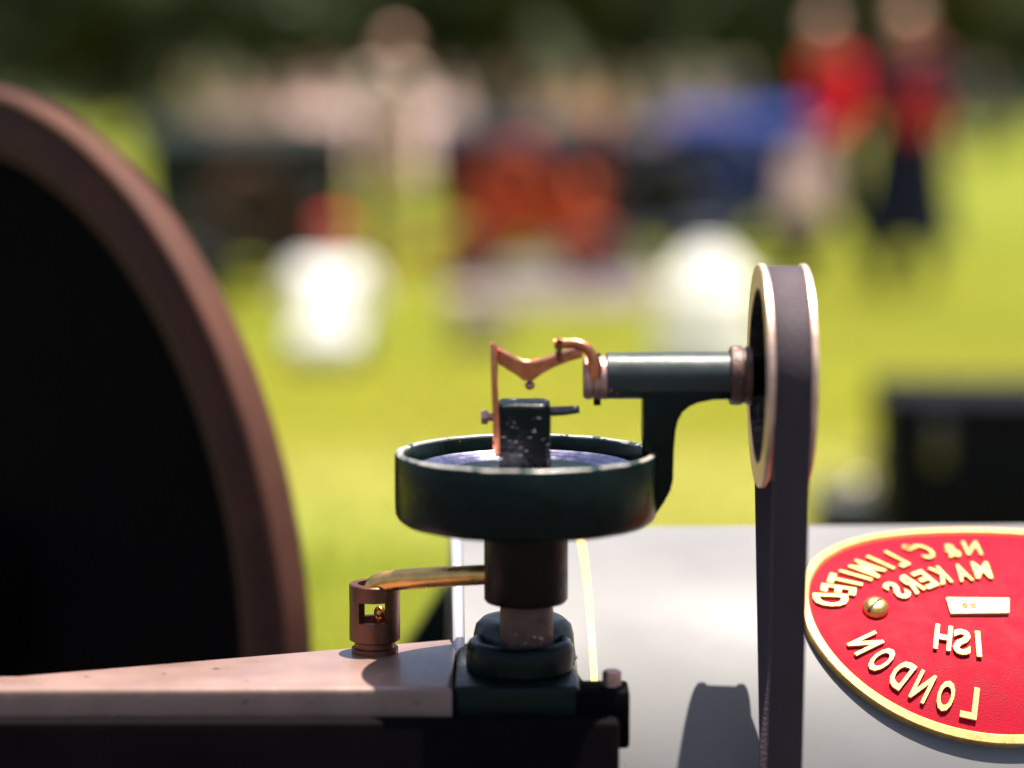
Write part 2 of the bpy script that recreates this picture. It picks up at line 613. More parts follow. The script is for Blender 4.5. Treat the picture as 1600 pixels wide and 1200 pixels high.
def glyph(ch):
    cu = bpy.data.curves.new('glyph', 'FONT')
    cu.body = ch
    cu.align_x, cu.align_y = 'CENTER', 'CENTER'
    cu.size = 1.0
    cu.extrude = 0.5
    cu.offset = 0.026
    cu.resolution_u = 3
    o = bpy.data.objects.new('glyph', cu)
    COL.objects.link(o)
    dg = bpy.context.evaluated_depsgraph_get()
    me = bpy.data.meshes.new_from_object(o.evaluated_get(dg))
    bpy.data.objects.remove(o)
    co = np.array([v.co[:] for v in me.vertices])
    lo, hi = co.min(0), co.max(0)
    for v in me.vertices:                                    # unit box, centred
        v.co = ((v.co.x - (lo[0] + hi[0]) / 2) / max(hi[0] - lo[0], .18), (v.co.y - (lo[1] + hi[1]) / 2) / (hi[1] - lo[1]), v.co.z)
    me['asp'] = float(max(hi[0] - lo[0], .18) / (hi[1] - lo[1]))
    return me


def letter(ch, px, py, height, mode, wid=None):
    me = glyph(ch)
    s, t = bhit(px, py)
    u, v = s - pc_s, (pc_t - t) * RB
    nrm = Vector((u / PA ** 2, v / PB ** 2)).normalized()
    up = nrm if mode == 'out' else -nrm
    if mode == 'soft':
        up = (-nrm * 0.5 + Vector((0, 1))).normalized()
    if mode == 'outsoft':
        up = (nrm * 0.8 + Vector((0, 1)) * .5).normalized()
    side = Vector((-up.y, up.x))                              # reversed lettering
    wdt = wid if wid else height * me['asp'] * 0.55
    for q in me.vertices:
        x, y, z = q.co
        uv = Vector((u, v)) + side * (x * wdt) + up * (y * height)
        q.co = plate_pt(uv.x, uv.y, 0.0048 + 0.0022 * z + 0.0008)
    o = link('letter', me, M['plate_brass'], plate, smooth=30)
    return o


H1 = 0.030
for ch, px, py, k in (('D', 1297, 946, 1.0), ('E', 1309, 930, 1.0), ('T', 1320, 917, 1.0), ('I', 1336, 908, 1.0), ('M', 1354, 897.5, 1.0), ('I', 1375, 888, 1.0),
                      ('L', 1397, 883, 1.0), ('O', 1417, 866, 0.42), ('C', 1444, 871, 0.95), ('&', 1485, 870, 0.85), ('N', 1518, 866, 0.92)):
    letter(ch, px, py, H1 * k, 'out')
for ch, px, py in (('S', 1400, 931), ('R', 1421, 922), ('E', 1444, 914), ('K', 1467, 908), ('A', 1502, 904), ('M', 1533, 900)):
    letter(ch, px, py, 0.0255, 'outsoft', 0.0122 if ch != 'M' else 0.015)
for ch, px, py in (('H', 1472, 1003), ('S', 1501, 1010), ('I', 1527, 1013)):
    letter(ch, px, py, 0.0265, 'soft', {'H': .0145, 'S': .0145, 'I': .005}[ch])
ls, lt = bhit(1351, 1012)
lu, lv = (ls - pc_s) / PA, (pc_t - lt) * RB / PB
lf, la = math.hypot(lu, lv), math.atan2(lv, lu)
for ch in 'NODNOL':
    q_ = plate_pt(PA * lf * math.cos(la), PB * lf * math.sin(la), 0) - Vector((0, 0, HC))
    dd_ = q_.y * CP - q_.z * SP
    letter(ch, 800 + FPX * q_.x / dd_, 600 - FPX * (q_.y * SP + q_.z * CP) / dd_, 0.029, 'in', 0.0138)
    la += 0.0200 / math.hypot(PA * lf * math.sin(la), PB * lf * math.cos(la))
# slotted screw
su, st = bhit(1367, 957)
sc_c = bsurf(su, st, RB + 0.004)
sn = (EF * math.sin(st) + EZ * math.cos(st)).normalized()
sa = EA
sb = sn.cross(sa)
bm = NB()
lathe(bm, [(0.0, 0.0085), (0.0055, 0.0080), (0.0092, 0.0062), (0.0112, 0.0030), (0.0115, 0.0)], sc_c, frame=(sa, sb, sn), seg=32, cap=False)
scr = link('screw', bm, M['brass'], plate, smooth=50)
bm = NB()
sd = (sa * 0.62 + sb * 0.62).normalized()
dome = [(-0.0108, 0.0037), (-0.0092, 0.0062), (-0.0055, 0.0080), (0.0, 0.0085), (0.0055, 0.0080), (0.0092, 0.0062), (0.0108, 0.0037)]
vs_ = []
for x_, h_ in dome:
    row_ = []
    for j in (-1, 1):
        for k_ in (-0.0012, 0.00025):
            row_.append(bm.verts.new(sc_c + sd * x_ + sd.cross(sn) * (0.0012 * j) + sn * (h_ + k_)))
    vs_.append(row_)
for p_, q_ in zip(vs_, vs_[1:]):
    for i_, j_ in ((0, 1), (1, 3), (3, 2), (2, 0)):
        bm.faces.new((p_[i_], p_[j_], q_[j_], q_[i_]))
bm.faces.new([vs_[0][i_] for i_ in (0, 1, 3, 2)])
bm.faces.new([vs_[-1][i_] for i_ in (2, 3, 1, 0)])
link('screw_slot', bm, M['dark_gap'], plate)
# small number panel
bm = NB()
qs = [bhit(*p) for p in ((1477, 943), (1575, 944), (1575, 966), (1484, 967))]
lo_ = [bm.verts.new(bsurf(a, b, RB + 0.0035)) for a, b in qs]
hi_ = [bm.verts.new(bsurf(a, b, RB + 0.0070)) for a, b in qs]
bm.faces.new(hi_)
for i in range(4):
    bm.faces.new((lo_[i], lo_[(i + 1) % 4], hi_[(i + 1) % 4], hi_[i]))
link('number_panel', bm, M['plate_brass'], plate)
for px in (1506, 1519):
    a, b = bhit(px, 955.5)
    bm = NB()
    cpt = bsurf(a, b, RB + 0.0069)
    lathe(bm, [(0.0013, 0.0), (0.0030, 0.0), (0.0030, 0.0006), (0.0013, 0.0006)], cpt, frame=(sa * .8, sb, sn), seg=14, closed=True)
    link('stamped_mark', bm, M['dark_gap'], plate)

# deck the governor and the oiler stand on
DZ = HC - 0.457
bm = NB()


def dk(px, py):
    d = ray(px, py)
    p = Vector((0, 0, HC)) + d * ((DZ - HC) / d.z)
    return Vector((p.x, p.y, 0))


e0, e1 = dk(205, 1043), dk(712, 997)
dirv = (e1 - e0).normalized()
back_l = e0 - dirv * 0.09
back_r = e1 - dirv * 0.002
xr_ = P(708, 1060, YG - 0.03).x
pts = [back_l, back_r, Vector((xr_, 1.96, 0)), Vector((xr_, 1.832, 0)), Vector((-0.9, 1.822, 0)), Vector((-0.9, back_l.y, 0))]
prism(bm, [Vector((p.x, p.y, DZ - 0.03)) for p in pts], (0, 0, 0.06), 0.004, 3)
deck = link('deck', bm, M['deck'], eng)
for lx in (-0.86, 0.03):
    bm = NB()
    box(bm, (lx, 1.86, 0.0), (lx + 0.04, 1.90, DZ - 0.06), 0.004)
    link('deck_leg', bm, M['black'], deck)
bm = NB()
box(bm, (-0.89, 1.812, DZ - 0.50), (0.083, 1.834, DZ - 0.022), 0.005)
link('deck_apron', bm, M['black'], deck)
# hexagon bolt head on a lug beside the governor foot
bm = NB()
box(bm, (0.050, 1.836, DZ - 0.05), (0.092, 1.875, DZ - 0.004), 0.003)
link('lug', bm, M['black'], deck)
bm = NB()
lathe(bm, [(0.0075, -0.006), (0.0075, 0.006), (0.006, 0.0075)], Vector((P(956, 1040, 1.856).x, 1.856, DZ + 0.001)), seg=6)
link('bolt_head', bm, M['gunmetal'], deck, smooth=20)

# lower pulley that drives the belt
px_pul = 1221
PC = P(1221, 587, YG)                     # pulley centre
LOW = P(1221, 1250, YG - 0.035)
XP = PC.x
bm = NB()
lathe(bm, [(0.0, -0.02), (0.020, -0.02), (0.020, 0.02), (0.0, 0.02)], (XP, LOW.y, LOW.z), 'X', 40)
lathe(bm, [(0.009, -0.06), (0.009, 0.30)], (XP, LOW.y, LOW.z), 'X', 16)
box(bm, (XP + 0.10, LOW.y - 0.03, LOW.z - 0.16), (XP + 0.14, LOW.y + 0.05, LOW.z + 0.004), 0.004)
link('drive_pulley', bm, M['black'], eng)

# ------------------------------------------------------------------ governor
GX = P(822, 706, YG).x
K = 1.0 / (FPX / P(822, 706, YG).y) * 1.0
DEP = YG * CP + (HC - P(822, 706, YG).z) * SP
K = DEP / FPX                                  # metres per photo pixel at the governor


def g(px, py, dy=0.0):
    return P(px, py, YG + dy)


ZR = g(822, 706).z                             # rim plane
gov = empty('governor', (GX, YG, DZ), 'dark green belt driven governor with round dish, copper lever and horizontal arm', 'governor')
# dish
ro, ri = 205 * K, 190 * K
ZB = ZR - 110 * K
bm = NB()
lathe(bm, [(0.03, ZB), (ro - 0.011, ZB), (ro - 0.006, ZB + 0.0010), (ro - 0.0022, ZB + 0.004), (ro - 0.0004, ZB + 0.008), (ro, ZB + 0.014), (ro, ZR - 0.002),
           (ro - 0.0008, ZR - 0.0005)], (GX, YG, 0), seg=160, cap=False, wob=0.0003)
lathe(bm, [(ri + 0.001, ZR - 0.0015), (ri, ZR - 0.003), (ri - 0.001, ZR - 0.013), (ri - 0.006, ZR - 0.0155), (0.0, ZR - 0.0155)], (GX, YG, 0), seg=160, cap=False)
dish = link('dish', bm, M['green'], gov, smooth=40)
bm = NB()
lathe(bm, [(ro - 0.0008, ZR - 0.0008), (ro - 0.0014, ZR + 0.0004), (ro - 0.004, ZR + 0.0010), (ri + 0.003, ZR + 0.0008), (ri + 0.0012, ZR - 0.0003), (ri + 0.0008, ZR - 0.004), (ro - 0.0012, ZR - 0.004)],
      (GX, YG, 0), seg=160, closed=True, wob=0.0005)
link('dish_rim', bm, M['rim_sheen'], dish, smooth=50)
for r0, wdt, hgt in ((168, 13, 0.0052), (150, 10, 0.0036), (133, 8, 0.0024)):
    bm = NB()
    a, b = r0 * K, (r0 - wdt) * K
    z = ZR - 0.0158
    lathe(bm, [(a, z), (a - 0.0005, z + hgt), (a - 0.0015, z + hgt + .0004), (b + 0.001, z + hgt * .6), (b, z)], (GX, YG, 0), seg=128, closed=True)
    link('steel_ring', bm, M['steel'], dish, smooth=50)
# column, shaft and pedestal
z1, z2 = g(822, 940).z, g(822, 995).z
bm = NB()
rc = 66 * K
lathe(bm, [(0.01, ZB + 0.002), (rc * .97, ZB + .002), (rc, ZB - 0.002), (rc, z1 + 0.003), (rc - 0.0015, z1 + .0008), (rc - 0.004, z1), (0.01, z1)], (GX, YG, 0), seg=72, cap=False, wob=0.0004)
link('column', bm, M['collar'], gov, smooth=40)
bm = NB()
rs = 42 * K
lathe(bm, [(rs, z1 + 0.004), (rs, z2 - 0.02)], (GX + 0.0006, YG, 0), seg=60, wob=0.0004)
link('shaft', bm, M['shaft'], gov, smooth=40)
bm = NB()
box(bm, (P(711, 1040, YG).x, 1.838, DZ - 0.055), (P(903, 1040, YG).x, 2.02, DZ - 0.001), 0.004, 3)
link('foot_plate', bm, M['green'], gov, smooth=40)
# pedestal boss: squat rough casting with a recessed top
bx = P(812, 1000, YG).x
zt = g(812, 1000).z
bm = NB()
rp = 84 * K
prof = [(44.5 * K, zt - 0.012), (45.5 * K, zt - 0.004), (58 * K, zt - 0.0025), (66 * K, zt + 0.001), (74 * K, zt + 0.0012), (80 * K, zt - 0.001), (84 * K, zt - 0.005), (84.5 * K, zt - 0.014),
        (84 * K, zt - 0.022), (84 * K, DZ + 0.0005)]
lathe(bm, prof, (bx, YG, 0), seg=96, cap=False, wob=0.0011)
ped = link('pedestal', bm, M['green'], gov, smooth=60)
# the taller rounded back of the casting
bm = NB()
cx = P(818, 990, YG + 0.035).x
zt2 = P(818, 968, YG + 0.035).z
lathe(bm, [(0.0, zt2 + .002), (50 * K, zt2 + 0.002), (66 * K, zt2 + 0.001), (76 * K, zt2 - 0.004), (81 * K, zt2 - 0.012), (83 * K, zt2 - 0.03), (86 * K, DZ + 0.0005)], (cx, YG + 0.036, 0), seg=96, cap=False, wob=0.001)
link('pedestal_back', bm, M['arm'], ped, smooth=60)
# centre block inside the dish with its cross pin
bl, br = g(779, 640).x, g(860, 640).x
zt3 = g(820, 626).z
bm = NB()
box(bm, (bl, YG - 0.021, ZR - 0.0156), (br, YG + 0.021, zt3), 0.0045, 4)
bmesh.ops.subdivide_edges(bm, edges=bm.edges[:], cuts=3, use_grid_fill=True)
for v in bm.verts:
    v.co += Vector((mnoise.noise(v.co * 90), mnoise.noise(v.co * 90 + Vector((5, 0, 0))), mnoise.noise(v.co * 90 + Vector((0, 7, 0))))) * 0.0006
blk = link('block', bm, M['green_glints'], gov, smooth=50)
pz = g(820, 643).z
bm = NB()
tube(bm, [Vector((br - 0.005, YG, pz - 0.0002)), Vector((br + 0.010, YG, pz + 0.0006)), Vector((g(905, 640).x, YG - .002, pz + 0.0020))], [0.0040, 0.0038, 0.0031], 20)
link('cross_pin', bm, M['steel_dark'], blk)
bm = NB()
lathe(bm, [(0.0058, g(752, 648).x), (0.0062, g(753, 648).x + .0008), (0.0062, g(762, 648).x), (0.0036, g(763, 648).x), (0.0036, bl + 0.002)], (0, YG - 0.006, g(752, 650).z), 'X', 6)
link('pin_head', bm, M['gunmetal'], blk, smooth=25)
# copper lever: upright bar, then a bar bent in a shallow V towards the hook
bm = NB()
yb = -0.012
prism(bm, [g(766, 537, yb), g(772, 534, yb), g(778, 541, yb), g(777.5, 600, yb), g(780, 650, yb), g(782, 708, yb), g(776, 713, yb), g(771, 706, yb), g(770, 650, yb), g(768, 600, yb)], (0, 0.016, 0), 0.0012)
lever = link('lever', bm, M['copper'], gov, smooth=30)
bm = NB()
yb = -0.004
top = [(774, 538), (790, 550), (806, 560), (818, 566), (830, 566.5), (846, 562), (870, 553), (892, 546), (910, 541)]
bot = [(910, 556), (890, 562), (866, 571), (846, 582), (833, 592), (818, 593), (806, 583), (792, 572), (779, 567)]
prism(bm, [g(x, y, yb) for x, y in top + bot], (0, 0.022, 0), 0.0012)
link('bent_bar', bm, M['copper'], lever, smooth=30)
bm = NB()
ball(bm, g(828, 602, yb), 0.0042, 14, (1, 1, .85))
tube(bm, [g(829, 590, yb), g(828, 601, yb)], 0.002, 8)
link('knob', bm, M['gunmetal'], lever)
# hook over the lever, bearing cap, adjusting screws
bm = NB()
tube(bm, smooth_path([g(930, 590, -.012), g(929, 572, -.014), g(925, 556, -.015), g(915, 543, -.015), g(901, 537, -.014), g(884, 536.5, -.013), g(866, 537.5, -.013)], 6),
     [0.0070 - 0.0028 * min(1, i / 14) for i in range(37)], 18)
hook = link('hook', bm, M['copper'], gov, smooth=40)
for i, (px, py, r) in enumerate(((874, 533, .0028), (874, 545, .0024), (873, 552, .0030), (875, 560, .0026))):
    bm = NB()
    ball(bm, g(px, py, -.020), r, 10)
    link('screw', bm, M['bronze'], hook)
bm = NB()
rcap = 34 * K
lathe(bm, [(0.0, g(911, 590).x), (rcap - 0.002, g(911, 590).x), (rcap, g(911, 590).x + .002), (rcap, g(924, 590).x), (rcap - .0012, g(926, 590).x), (rcap, g(928, 590).x), (rcap, g(948, 590).x)], (0, YG, PC.z - 3 * K), 'X', 48, wob=0.0004)
capo = link('bearing_cap', bm, M['gunmetal'], gov)
for px, a, b in ((933, 565, 552), (933, 618, 633)):
    bm = NB()
    tube(bm, [g(px, a), g(px, b)], [0.0032, 0.0030], 10)
    link('set_screw', bm, M['collar'], capo)
# arm tube
bm = NB()
ra = 36.5 * K
lathe(bm, [(ra - 0.002, g(946, 587).x), (ra, g(946, 587).x + .0012), (ra, g(1142, 587).x)], (0, YG, PC.z), 'X', 64, wob=0.0003)
link('arm', bm, M['arm'], gov)
bm = NB()
rcl = 46 * K
x0, x1 = g(1139, 587).x, g(1172, 587).x
lathe(bm, [(rcl - 0.003, x0), (rcl - 0.0005, x0 + 0.001), (rcl, x0 + 0.003), (rcl, x0 + 0.009), (rcl - 0.0015, x0 + 0.0105), (rcl - 0.0015, x0 + 0.0125), (rcl, x0 + 0.014), (rcl, x1)], (0, YG, PC.z), 'X', 56, wob=0.0006)
link('collar', bm, M['shaft'], gov)
# bracket from the dish up to the arm
out = [(1003, 606), (1003, 690), (1007, 697), (1007, 808), (1016, 808), (1024, 797), (1036, 780), (1046, 762), (1050, 745), (1051, 700), (1051, 668), (1055, 652), (1062, 639), (1074, 629), (1088, 623), (1112, 621), (1139, 621), (1139, 600)]
bm = NB()
prism(bm, [g(x, y) for x, y in out], (0, 0.030, 0), 0.0014, 2)
link('bracket', bm, M['green'], gov, smooth=45)
# pulley with two brass flanges
RP_ = 174 * K
xl, xr = g(1183, 587).x, g(1258, 587).x
ft = 0.0052
bm = NB()
lathe(bm, [(RP_ - 0.020, xl + 0.001), (RP_ - 0.0045, xl + .001), (RP_ - 0.0045, xr - 0.001), (RP_ - .020, xr - .001), (RP_ - 0.018, xl + 0.02)], (0, YG, PC.z), 'X', 128, closed=True)
pul = link('pulley', bm, M['steel_dark'], gov)
for xa in (xl, xr - ft):
    bm = NB()
    lathe(bm, [(RP_ - 0.0185, xa), (RP_ - 0.001, xa), (RP_, xa + .001), (RP_, xa + ft - .001), (RP_ - .001, xa + ft), (RP_ - 0.0185, xa + ft)], (0, YG, PC.z), 'X', 128, closed=True)
    link('flange', bm, M['flange'], pul)
bm = NB()
xm = (xl + xr) / 2
lathe(bm, [(0.0, xm - 0.004), (RP_ - 0.017, xm - 0.004), (RP_ - 0.017, xm + 0.004), (0.0, xm + 0.004)], (0, YG, PC.z), 'X', 96)
lathe(bm, [(0.016, xl - 0.008), (0.017, xm), (0.016, xr)], (0, YG, PC.z), 'X', 48)
link('web', bm, M['black'], pul)
# brass drip pipe curving from the column to the oiler
YO = YG + 0.055
bm = NB()
path = smooth_path([P(790, 897, YG), P(756, 898, YG + 0.004), P(700, 901, YG + .018), P(650, 904, YG + .030), P(615, 907, YG + .040), P(595, 911, YG + .045), P(586, 919, YG + .047), P(585, 930, YG + .047)], 7)
tube(bm, path, [0.0080 + 0.0012 * (i / len(path)) for i in range(len(path))], 24)
link('drip_pipe', bm, M['brass'], gov, smooth=40)

# drive belt
bm = NB()
wb, tb = 27.0 * K, 0.004
rb0 = 167 * K
rl = 0.020 + tb / 2
wv_ = Vector((YG - LOW.y, PC.z - LOW.z))
Lz = wv_.length
wv_.normalize()
al = math.asin((rb0 - rl) / Lz)
cent = []
for i in range(49):
    a = -al + (math.pi + 2 * al) * i / 48
    cent.append((math.cos(a), math.sin(a), YG, PC.z, rb0))
for i in range(25):
    a = math.pi + al + (math.pi - 2 * al) * i / 24
    cent.append((math.cos(a), math.sin(a), LOW.y, LOW.z, rl))
ringsb = []
for c, s, yc, zc, r in cent:
    rr_ = [(-wb, r - tb / 2), (-wb, r + tb / 2 - .0008), (-wb + .0012, r + tb / 2), (wb - .0012, r + tb / 2), (wb, r + tb / 2 - .0008), (wb, r - tb / 2)]
    ringsb.append([bm.verts.new((xm + x, yc + (s * wv_.x - c * wv_.y) * q, zc + (s * wv_.y + c * wv_.x) * q)) for x, q in rr_])
nbt = len(ringsb)
for i in range(nbt):
    p, q = ringsb[i], ringsb[(i + 1) % nbt]
    for k in range(6):
        bm.faces.new((p[k], p[(k + 1) % 6], q[(k + 1) % 6], q[k]))
tag(link('drive_belt', bm, M['belt'], smooth=40), 'plum grey flat belt running over the brass flanged pulley', 'belt')

# ------------------------------------------------------------------ drip oiler on the deck
oc = P(586, 1026, YO)
oz = DZ
ox = oc.x
oil = empty('drip_oiler', (ox, YO, oz), 'brown bronze oiler cup with open window under the brass drip pipe', 'oiler')
KO = K * (YO / YG)
ztop, zwt, zwb = P(586, 911, YO).z, P(586, 936, YO).z, P(586, 968, YO).z
rO = 40 * KO
bm = NB()
lathe(bm, [(rO * 0.92, oz), (rO * .92, oz + 0.004), (rO * .80, oz + .005), (rO * .80, oz + .009), (rO, oz + 0.011), (rO, zwb), (rO - 0.006, zwb), (rO - 0.007, zwb - 0.01), (0.0, zwb - 0.01)], (ox, YO, 0), seg=56, cap=False)
link('cup', bm, M['bronze'], oil)
bm = NB()
lathe(bm, [(rO - 0.007, zwt), (rO, zwt), (rO, ztop - 0.001), (rO - .001, ztop), (rO - .007, ztop)], (ox, YO, 0), seg=56, closed=True)
link('top_ring', bm, M['bronze'], oil)
for a0 in (0.0, math.pi):
    bm = NB()
    A, B = [], []
    hw = 0.95
    inn_, outr = [], []
    for i in range(13):
        a = a0 - hw + 2 * hw * i / 12
        outr.append(Vector((ox + math.cos(a) * rO * .995, YO + math.sin(a) * rO * .995, (zwt + zwb) / 2)))
        inn_.append(Vector((ox + math.cos(a) * (rO - .0055), YO + math.sin(a) * (rO - .0055), (zwt + zwb) / 2)))
    prism(bm, outr + inn_[::-1], (0, 0, zwt - zwb + 0.0006))
    link('post', bm, M['bronze'], oil)
bm = NB()
ball(bm, P(593, 957, YO), 0.0048, 14, (1, 1, 1.2))
tube(bm, [P(593, 962, YO), Vector((P(593, 957, YO).x, YO, zwb - 0.0105))], 0.002, 8)
link('drip_nozzle', bm, M['brass'], oil)

# ------------------------------------------------------------------ big flywheel behind the deck
phi = R(45)
WC = Vector((-0.592 * 1.1, 2.651 * 1.1, HC - (HC - 0.695) * 1.1))
WR = 0.567 * 1.1
e_r = Vector((math.cos(phi), -math.sin(phi), 0))
e_n = Vector((-math.sin(phi), -math.cos(phi), 0))            # outward, towards the camera
fw = empty('flywheel', (WC.x, WC.y, 0), 'large maroon brown flywheel rim with black centre behind the deck', 'flywheel')
FW = (e_r, Vector((0, 0, 1)), e_n)
WC = WC + e_n * 0.036
bm = NB()
lathe(bm, [(WR - 0.002, -0.040), (WR, -0.036), (WR, -0.003), (WR - 0.003, 0.0), (WR - 0.006, -0.001), (WR - 0.010, -0.006), (WR - 0.020, -0.007), (WR - 0.028, -0.002), (WR - 0.048, 0.004), (WR - 0.070, 0.0),
           (WR - 0.074, -0.008), (WR - 0.076, -0.06), (WR - 0.06, -0.062), (WR - 0.02, -0.041)], WC, frame=FW, seg=200, closed=True)
link('rim', bm, M['brown'], fw, smooth=40)
bm = NB()
lathe(bm, [(0.06, -0.058), (WR - 0.072, -0.058), (WR - 0.072, -0.045), (0.06, -0.045)], WC, frame=FW, seg=120, closed=True)
link('web', bm, M['black'], fw)
bm = NB()
lathe(bm, [(0.035, -0.14), (0.10, -0.14), (0.10, 0.02), (0.09, 0.03), (0.035, 0.03)], WC, frame=FW, seg=48, closed=True)
link('hub', bm, M['black'], fw)
bm = NB()
lathe(bm, [(0.034, -0.45), (0.034, 0.06)], WC, frame=FW, seg=24)
link('crankshaft', bm, M['steel_dark'], fw)
bm = NB()
pb = WC - e_n * 0.30
box(bm, (pb.x - .06, pb.y - .06, 0.0), (pb.x + .06, pb.y + .06, WC.z + 0.06), 0.01)
link('bearing_pedestal', bm, M['black'], fw)

# ------------------------------------------------------------------ show engines on trolleys, beyond
M['rubber'] = mat('rubber', (0.02, 0.02, 0.02), 0.8)


def show_engine(loc, rot, scale, label, body, wheel, trolley, hopper):
    mats = [mat('engine_paint', c, 0.65, 0, 0.12, 8, spec=0.25) for c in (body, wheel, trolley, hopper)]
    t = empty('stationary_engine', loc, label, 'engine', 'show engines standing in a row on the field')

    def part(nm, bm, m, par=None):
        o = link(nm, bm, m)
        o.parent = par or t
        return o
    bm = NB()
    box(bm, (-.50, -.26, .26), (.50, -.19, .34), .008)
    box(bm, (-.50, .19, .26), (.50, .26, .34), .008)
    for x in (-.46, 0, .40):
        box(bm, (x, -.192, .27), (x + .07, .192, .335), .006)
    tube(bm, [(-.5, 0, .30), (-.95, 0, .12)], .018, 8)
    part('trolley_frame', bm, mats[2])
    for x in (-.38, .38):
        for y in (-.31, .31):
            bm = NB()
            lathe(bm, [(.10, -.035), (.14, -.035), (.15, -.02), (.15, .02), (.14, .035), (.10, .035)], (x, y, .15), 'Y', 28, closed=True)
            wh = part('trolley_wheel', bm, M['rubber'])
            bm = NB()
            lathe(bm, [(.0, -.025), (.03, -.03), (.035, -.012), (.102, -.012), (.102, .012), (.035, .012), (.0, .03)], (x, y, .15), 'Y', 24, cap=False)
            part('wheel_disc', bm, mats[2], wh)
    bm = NB()
    box(bm, (-.30, -.17, .335), (.34, .17, .44), .015)
    box(bm, (-.24, -.13, .44), (.06, .13, .62), .04, 3)
    lathe(bm, [(.12, .02), (.12, .40), (.09, .42)], (0, 0, .56), 'X', 32)
    part('crankcase', bm, mats[0])
    bm = NB()
    box(bm, (.06, -.14, .60), (.32, .14, .88), .02, 3)
    box(bm, (.04, -.16, .88), (.34, .16, .905), .006)
    part('water_hopper', bm, mats[3])
    for y in (-.22, .22):
        bm = NB()
        lathe(bm, [(.23, -.03), (.28, -.03), (.285, -.025), (.285, .025), (.28, .03), (.23, .03)], (-.10, y, .60), 'Y', 48, closed=True)
        lathe(bm, [(.0, -.045), (.05, -.045), (.05, .045), (.0, .045)], (-.10, y, .60), 'Y', 20)
        for k in range(6):
            a = k * math.pi / 3
            tube(bm, [Vector((-.10, y, .60)) + Vector((math.cos(a), 0, math.sin(a))) * q for q in (.04, .24)], [.022, .017], 8)
        part('flywheel', bm, mats[1])
    bm = NB()
    tube(bm, smooth_path([(.30, 0, .55), (.42, 0, .56), (.45, 0, .64), (.45, 0, .98)], 5), .022, 12)
    lathe(bm, [(.0, .92), (.045, .93), (.045, 1.06), (.0, 1.07)], (.45, 0, 0), 'Z', 16)
    part('exhaust', bm, mats[1])
    bm = NB()
    lathe(bm, [(.0, -.13), (.07, -.125), (.075, .0), (.07, .125), (.0, .13)], (-.16, 0, .71), 'Y', 24)
    part('fuel_tank', bm, mats[3])
    t.rotation_euler.z = rot
    t.scale = (scale,) * 3
    return t


show_engine(ground(418, 14.7), R(12), 0.95, 'dark green show engine on trolley with rusty flywheels, nearest the big flywheel', (0.012, 0.025, 0.022), (0.10, 0.04, 0.02), (0.02, 0.03, 0.035), (0.010, 0.014, 0.014))
show_engine(ground(828, 16.4), R(-8), 1.06, 'orange red show engine with navy hopper standing on pale groundsheet', (0.55, 0.085, 0.02), (0.55, 0.085, 0.025), (0.50, 0.09, 0.03), (0.010, 0.018, 0.035))
show_engine(ground(1020, 17.2), R(20), 0.92, 'small black show engine on slate blue trolley beside the orange engine', (0.02, 0.022, 0.024), (0.014, 0.016, 0.016), (0.13, 0.15, 0.25), (0.05, 0.05, 0.06))
show_engine(ground(1168, 18.6), R(-15), 1.12, 'blue show engine behind the pulley, beside the red jacketed walker', (0.035, 0.055, 0.20), (0.06, 0.08, 0.19), (0.09, 0.11, 0.22), (0.015, 0.03, 0.16))


def trailer(loc, rot, L, H, label, cover, body_c):
    mc, mb = mat('tarpaulin', cover, 0.9, 0, 0.15, 3, 0.5, 10, spec=0.12), mat('trailer_paint', body_c, 0.5, 0, 0.1, 5)
    t = empty('covered_trailer', loc, label, 'trailer', 'covered trailers behind the show engines')

    def part(nm, bm, m, par=None):
        o = link(nm, bm, m)
        o.parent = par or t
        return o
    W = 0.55
    bm = NB(); box(bm, (-L / 2, -W, .30), (L / 2, W, .30 + H * .45), .012); part('body', bm, mb)
    bm = NB()
    z0, z1_ = .30 + H * .38, .30 + H
    nxs, prof_ = 14, [(-W - .02, z0), (-W - .015, z1_ - .12), (-W * .8, z1_ - .04), (-W * .35, z1_), (W * .35, z1_), (W * .8, z1_ - .04), (W + .015, z1_ - .12), (W + .02, z0)]
    rows = []
    for i in range(nxs + 1):
        x = -L / 2 - .02 + (L + .04) * i / nxs
        rows.append([bm.verts.new((x, y, z - (.03 * math.sin(math.pi * i / 3.5) ** 2 if z > z0 + .1 else -.03 * math.sin(i * 1.3) ** 2))) for y, z in prof_])
    for p, q in zip(rows, rows[1:]):
        for k in range(len(prof_) - 1):
            bm.faces.new((p[k], p[k + 1], q[k + 1], q[k]))
    bm.faces.new(rows[0]); bm.faces.new(rows[-1][::-1])
    part('cover', bm, mc)
    for x in (-.28, .28):
        for y in (-W - .06, W + .06):
            bm = NB()
            lathe(bm, [(.13, -.05), (.21, -.05), (.225, -.03), (.225, .03), (.21, .05), (.13, .05)], (x, y, .225), 'Y', 28, closed=True)
            wl = part('wheel', bm, M['rubber'])
            bm = NB()
            lathe(bm, [(.0, -.03), (.05, -.035), (.13, -.01), (.13, .01), (.05, .03), (.0, .035)], (x, y, .225), 'Y', 20, cap=False)
            part('rim', bm, mb, wl)
    bm = NB(); tube(bm, [(-L / 2, 0, .34), (-L / 2 - .7, 0, .30)], .03, 10); part('drawbar', bm, M['black'])
    t.rotation_euler.z = rot
    return t


